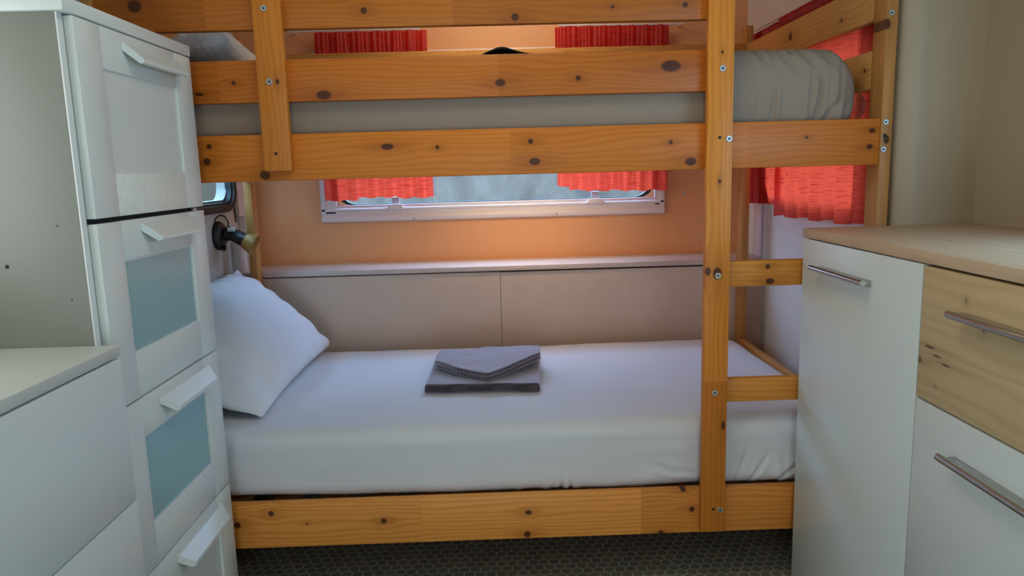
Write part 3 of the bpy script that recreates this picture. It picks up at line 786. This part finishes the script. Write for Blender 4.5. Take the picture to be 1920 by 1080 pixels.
# ------------------------------------------------------------------ curtains
def curtain(axis, a0, a1, base, ztop, hem, folds_, amp, dirn=1, seed=0., na=150, nzc=40, header=.03, taper=None):
    """cloth hung along axis; hem(t) gives the bottom height; folds_ count"""
    bm = bmesh.new(); g = {}
    for i in range(na + 1):
        t = i / na
        for k in range(nzc + 1):
            v = k / nzc; zb = hem(t); z = zb + (ztop - zb) * v
            w = amp * (.55 + .45 * (1 - v)) * math.sin(2 * math.pi * folds_ * t + 1.8 * math.sin(5 * t + seed) + .8 * (1 - v) * nz3((t * 4, seed, 0), 1))
            w += amp * .35 * math.sin(2 * math.pi * folds_ * 2.3 * t + seed * 2) * v
            w += .003 * nz3((t * 18, v * 6, seed), 1)
            tt = t
            if taper: tt = t + taper * (v) * (.5 - t)
            a = a0 + (a1 - a0) * tt
            off = base + dirn * w
            g[i, k] = bm.verts.new((a, off, z) if axis == 'X' else (off, a, z))
    for i in range(na):
        for k in range(nzc): bm.faces.new((g[i, k], g[i + 1, k], g[i + 1, k + 1], g[i, k + 1]))
    return bm
steps = lambda t, L: next(z for lim, z in L if t <= lim)
c1 = obj('curtain', curtain('X', -.757, -.275, YB - .055, 1.80, lambda t: steps(t, [(.30, 1.086), (.66, 1.096), (1.1, 1.090)]) + .003 * math.sin(t * 40), 7, .015, seed=1.), M_cur_x, None, 180)
tag(c1, 'short red slub curtain on the left half of the back window', 'curtain', 'red curtains on the back window')
c2 = obj('curtain', curtain('X', .275, .768, YB - .055, 1.80, lambda t: steps(t, [(.10, 1.122), (.26, 1.104), (.6, 1.098), (1.1, 1.094)]) + .003 * math.sin(t * 36 + 2), 7, .015, seed=3.), M_cur_x, None, 180)
tag(c2, 'short red slub curtain on the right half of the back window', 'curtain', 'red curtains on the back window')
c3 = obj('curtain', curtain('Y', 2.76, 3.16, XR - .028, 1.722, lambda t: 1.030 + .012 * (1 - t), 4, .007, -1, seed=2., header=.02), M_cur_y, None, 180)
tag(c3, 'narrow red curtain in the far corner of the side window', 'curtain', 'red curtains on the side window')
c4 = obj('curtain', curtain('Y', 2.095, 2.79, XR - .052, 1.722, lambda t: 1.012 - .012 * t + .004 * math.sin(t * 23), 6, .011, -1, seed=4.), M_cur_y, None, 180)
tag(c4, 'wide red curtain with the lowest hem on the side window', 'curtain', 'red curtains on the side window')
# gathered header of the side curtains
def header_strip(y0, y1, x, z0, z1, seed):
    bm = bmesh.new(); n = int((y1 - y0) / .003); g = []
    for i in range(n + 1):
        y = y0 + (y1 - y0) * i / n; w = .006 * math.sin(i * 1.25) + .004 * nz3((i * .3, seed, 0), 1)
        col_ = []
        for k, (dz, dx) in enumerate(((z0, .002), (z0 + .006, .010), ((z0 + z1) / 2, .013), (z1 - .006, .010), (z1, .0), (z1 - .006, -.010), ((z0 + z1) / 2, -.013), (z0 + .006, -.010))):
            col_.append(bm.verts.new((x - dx - w, y, dz + .004 * nz3((i * .4, k, seed), 1))))
        g.append(col_)
    for a, c in zip(g, g[1:]):
        for k in range(8): bm.faces.new((a[k], a[(k + 1) % 8], c[(k + 1) % 8], c[k]))
    bm.faces.new(g[0]); bm.faces.new(g[-1][::-1])
    return bm
obj('gathered_header', header_strip(2.095, 2.79, XR - .050, 1.682, 1.728, 1.), M_cur_y, c4, 60)
obj('gathered_header', header_strip(2.795, 3.16, XR - .034, 1.682, 1.726, 2.), M_cur_y, c3, 60)
def rod(pts_a, pts_b, r, label, group=None, wall=None):
    t = thing('curtain_rod', label, 'curtain rod', pts_a, group)
    L = Vector(pts_b) - Vector(pts_a)
    obj('rod', lathe(bmesh.new(), (0, 0, 0), L, [(0, r), (L.length, r)], 12), M_frame, t, 40)
    for s_ in (.03, .97):
        q = L * s_
        w = Vector(wall)
        obj('bracket', tube(bmesh.new(), [q, q + w], r * .8, 8), M_frame, t, 40)
rod((-.86, YB - .055, 1.806), (-.30, YB - .055, 1.806), .0045, 'thin white curtain rod above the left half of the back window', wall=(0, .055, 0))
rod((.29, YB - .055, 1.806), (.835, YB - .055, 1.800), .0045, 'thin white curtain rod above the right half of the back window', wall=(0, .055, 0))
rod((XR - .045, 2.07, 1.735), (XR - .045, 3.20, 1.735), .004, 'thin white rod carrying the red curtains of the side window', wall=(.045, 0, 0))

# ------------------------------------------------------------------ spot lamp on the left wall
lp = thing('wall_lamp', 'black wall spot lamp with amber cup over the pillow', 'lamp', (XL, 2.925, .972))
obj('base', lathe(bmesh.new(), (0, 0, 0), (1, 0, 0), [(0, .058), (.012, .058), (.022, .050), (.028, .034), (.030, .012)], 32), M_black, lp, 40)
obj('joint', lathe(bmesh.new(), (.026, 0, .003), (1, 0, 0), [(0, .020), (.015, .026), (.034, .020)], 20), M_black, lp, 40)
d = Vector((.80, 0, -.42)).normalized()
hd = obj('lamp_head', lathe(bmesh.new(), (.030, 0, .020), d, [(0, .016), (.006, .024), (.082, .028), (.086, .030)], 28), M_black, lp, 40)
cp = lathe(bmesh.new(), Vector((.030, 0, .020)) + d * .084, d, [(0, .027), (.006, .032), (.044, .043), (.046, .043), (.046, .039), (.008, .029), (.004, .010)], 28)
obj('cup', cp, M_brass, lp, 40)
obj('knob', lathe(bmesh.new(), (.028, -.012, -.040), (0, -.6, -1), [(0, .008), (.016, .010), (.020, .006)], 14), M_black, lp, 40)
pts = [Vector((.036 + .022 * math.cos(t) - .001 * k, -.022, .052 + .030 * math.sin(t))) for k, t in enumerate([R(-60 + 20 * q) for q in range(16)])]
obj('wire_loop', tube(bmesh.new(), pts, .0028, 8), M_black, lp, 60)
obj('switch', B(.052, .082, -.034, -.022, .018, .034, .003), M_plug, lp, 35)

# ------------------------------------------------------------------ tall white cabinet (left)
tcx = -.739
tall = thing('tall_cabinet', 'tall white cabinet with stacked fronts and two frosted glass panels', 'cabinet', (-.93, 1.6, 0))
def TP(nm, bm, mt, par=None, sm=35):
    bmesh.ops.translate(bm, verts=bm.verts[:], vec=Vector((.93, -1.6, 0)))
    return obj(nm, bm, mt, par or tall, sm)
bm = bmesh.new()
box(bm, XL + .003, -.759, 1.345, 1.361, .0, 1.494, .001)
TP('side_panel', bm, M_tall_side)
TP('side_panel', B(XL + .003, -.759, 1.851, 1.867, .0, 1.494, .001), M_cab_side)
TP('back_panel', B(XL + .003, XL + .009, 1.3615, 1.8505, .03, 1.494), M_cab_side)
TP('edge_strip', B(-.7588, -.7555, 1.3448, 1.362, .0, 1.494, .0006), M_cab_edge)
TP('top_board', B(XL + .003, tcx, 1.336, 1.872, 1.4945, 1.520, .002), M_cab)
bm = bmesh.new()
bm.free()
for z in (.03, .395, .76, 1.125): TP('shelf', B(XL + .01, -.775, 1.3615, 1.8505, z - .009, z + .009), M_cab_side)
def pull(par, yc, zc, hl=.135, wrap=None):
    """white lip handle: trapezoid in plan, wedge in section"""
    bm = bmesh.new(); X0 = tcx
    sec = [(0, .020), (.004, .020), (.030, -.008), (.030, -.016), (.024, -.018), (.0, .006)]
    L_ = []
    for s_ in (-1, 1):
        L_.append([bm.verts.new((X0 + dx, yc + s_ * (hl - dx * .9), zc + dz)) for dx, dz in sec])
    n = len(sec)
    for i in range(n): bm.faces.new((L_[0][i], L_[0][(i + 1) % n], L_[1][(i + 1) % n], L_[1][i]))
    bm.faces.new(L_[0][::-1]); bm.faces.new(L_[1])
    return TP('handle', bm, M_cab, par)
yl_, yh_ = 1.364, 1.865
def front(z0, z1, pz0, pz1, kind, hz, nm, y0=1.452, y1=1.776):
    """frame front with recessed panel or glass"""
    root_bm = bmesh.new()
    xb, xf = -.7575, tcx
    root_bm.free()
    fr = thing(nm, None, None); fr.parent = tall
    TP('stile', B(xb, xf, yl_, y0, z0, z1, .0012), M_cab, fr); TP('stile', B(xb, xf, y1, yh_, z0, z1, .0012), M_cab, fr)
    TP('top_rail', B(xb, xf - .0006, y0, y1, pz1, z1, .0010), M_cab, fr)
    TP('bottom_rail', B(xb, xf - .0006, y0, y1, z0, pz0, .0010), M_sheen_rail if kind == 'sheen_rail' else M_cab, fr)
    if kind == 'glass':
        TP('glass', B(xb + .004, xf - .006, y0 - .003, y1 + .003, pz0 - .003, pz1 + .003), M_frost, fr)
        bm = bmesh.new()
        for a in ((y0, y0 + .004, pz0, pz1), (y1 - .004, y1, pz0, pz1)): box(bm, xf - .006, xf - .003, *a)
        for a in ((y0 + .004, y1 - .004, pz0, pz0 + .004), (y0 + .004, y1 - .004, pz1 - .004, pz1)): box(bm, xf - .006, xf - .003, *a)
        TP('glass_bead', bm, M_cab_edge, fr)
    else:
        TP('panel', B(xb, xf - .005, y0, y1, pz0, pz1), M_cab, fr)
    pull(fr, (1.665), hz)
    return fr
front(1.131, 1.491, 1.213, 1.411, 'sheen_rail', 1.452, 'door')
front(.762, 1.121, .852, 1.043, 'glass', 1.090, 'door')
front(.396, .758, .484, .677, 'glass', .716, 'door')
front(.030, .391, .110, .315, 'panel', .345, 'door')
bm = bmesh.new(); box(bm, -.764, -.758, 1.3615, 1.8505, 1.1185, 1.133)
TP('gap_backing', bm, M_dark)
TP('hinge_clip', B(-.752, -.742, 1.815, 1.830, 1.1215, 1.1285, .001), M_zinc)
for (yy, xx, zz, r) in ((1.345, -.900, 1.0495, .0045), (1.345, -.800, 1.122, .002), (1.345, -.790, .985, .002)):
    TP('screw_hole', lathe(bmesh.new(), (xx, yy + .0005, zz), (0, -1, 0), [(0, r), (.0008, r * .8)], 12), M_hole)

# ------------------------------------------------------------------ low white chest (near left)
dx = -.711
ch = thing('chest_of_drawers', 'low white chest of drawers in the near left corner', 'chest of drawers', (-.91, .85, 0))
def CP(nm, bm, mt, par=None, sm=35):
    bmesh.ops.translate(bm, verts=bm.verts[:], vec=Vector((.91, -.85, 0)))
    return obj(nm, bm, mt, par or ch, sm)
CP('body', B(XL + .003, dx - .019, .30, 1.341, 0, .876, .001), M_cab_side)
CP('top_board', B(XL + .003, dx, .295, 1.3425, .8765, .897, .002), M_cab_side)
for z0, z1 in ((.594, .873), (.310, .5905), (.030, .3065)):
    f_ = CP('drawer', B(dx - .0185, dx, .300, 1.340, z0, z1, .0012), M_cab)
    bm = bmesh.new(); L_ = []; sec = [(0, .016), (.026, .011), (.032, .004), (.030, -.012), (.024, -.014), (.022, -.002), (0, .004)]
    for s_ in (-1, 1): L_.append([bm.verts.new((dx + a, .82 + s_ * (.135 - a * .75), z1 - .045 + c_)) for a, c_ in sec])
    for i in range(7): bm.faces.new((L_[0][i], L_[0][(i + 1) % 7], L_[1][(i + 1) % 7], L_[1][i]))
    bm.faces.new(L_[0][::-1]); bm.faces.new(L_[1])
    CP('handle', bm, M_cab, f_)

# ------------------------------------------------------------------ oak topped sideboard (right)
sxf = .807
sd = thing('sideboard', 'white and oak sideboard with metal bar handles', 'sideboard', (1.03, 1.2, 0))
def SP(nm, bm, mt, par=None, sm=35):
    bmesh.ops.translate(bm, verts=bm.verts[:], vec=Vector((-1.03, -1.2, 0)))
    return obj(nm, bm, mt, par or sd, sm)
OK = dict(light=(.66, .50, .27), dark=(.50, .36, .18), knotcol=(.10, .075, .045), tone=.04, rough=.5, grain=.5, seglen=5.)
M_oak = wood('oak_drawer', 'Y', [(.148, .818, .010, .006), (.115, .850, .016, .003), (.092, .838, .012, .0025), (.064, .828, .014, .0022), (-.03, .915, .003, .006), (.02, .955, .002, .005), (-.05, .735, .002, .004), (.09, .78, .0015, .002)], 2.2, **OK)
OK['light'] = (.68, .50, .33); OK['dark'] = (.52, .37, .24)
M_oak_top = wood('oak_top', 'Y', [(.30, -.08, .012, .002), (.10, .0, .010, .002), (.36, .02, .008, .0015)], 4.4, across='X', **OK)
M_sdoor = plain('white_melamine', (.74, .80, .76), .33, var=.02, vscale=2)
SP('worktop', B(sxf - .001, XRC - .002, .80, 1.902, 1.005, 1.028, .0015), M_oak_top)
SP('body', B(sxf + .019, XRC - .003, .805, 1.897, .03, 1.0045, .001), M_sdoor)
SP('plinth', B(sxf + .04, XRC - .003, .81, 1.89, .0, .0295), M_sdoor)
SP('gap_backing', B(sxf + .0185, sxf + .0189, .81, 1.89, .04, 1.004), M_dark)
d1 = SP('door', B(sxf, sxf + .018, 1.353, 1.897, .035, 1.002, .0012), M_sdoor)
d2_ = SP('drawer', B(sxf, sxf + .018, .806, 1.3495, .745, 1.000, .0012), M_oak)
d3 = SP('drawer', B(sxf, sxf + .018, .806, 1.3495, .343, .741, .0012), M_sdoor)
d4 = SP('drawer', B(sxf, sxf + .018, .806, 1.3495, .035, .339, .0012), M_sdoor)
def bar(par, y0, y1, z):
    bm = bmesh.new()
    lathe(bm, (sxf - .024, y0, z), (0, 1, 0), [(0, .0062), (.0006, .0070), (y1 - y0 - .0006, .0070), (y1 - y0, .0062)], 20)
    h_ = SP('handle', bm, M_steel, par)
    SP('bracket', B(sxf - .021, sxf + .0005, y0 + .012, y1 - .012, z - .0045, z + .0045, .001), M_steel, h_)
bar(d1, 1.530, 1.795, .938)
bar(d2_, .950, 1.232, .930)
bar(d3, .950, 1.232, .668)
bar(d4, .950, 1.232, .268)
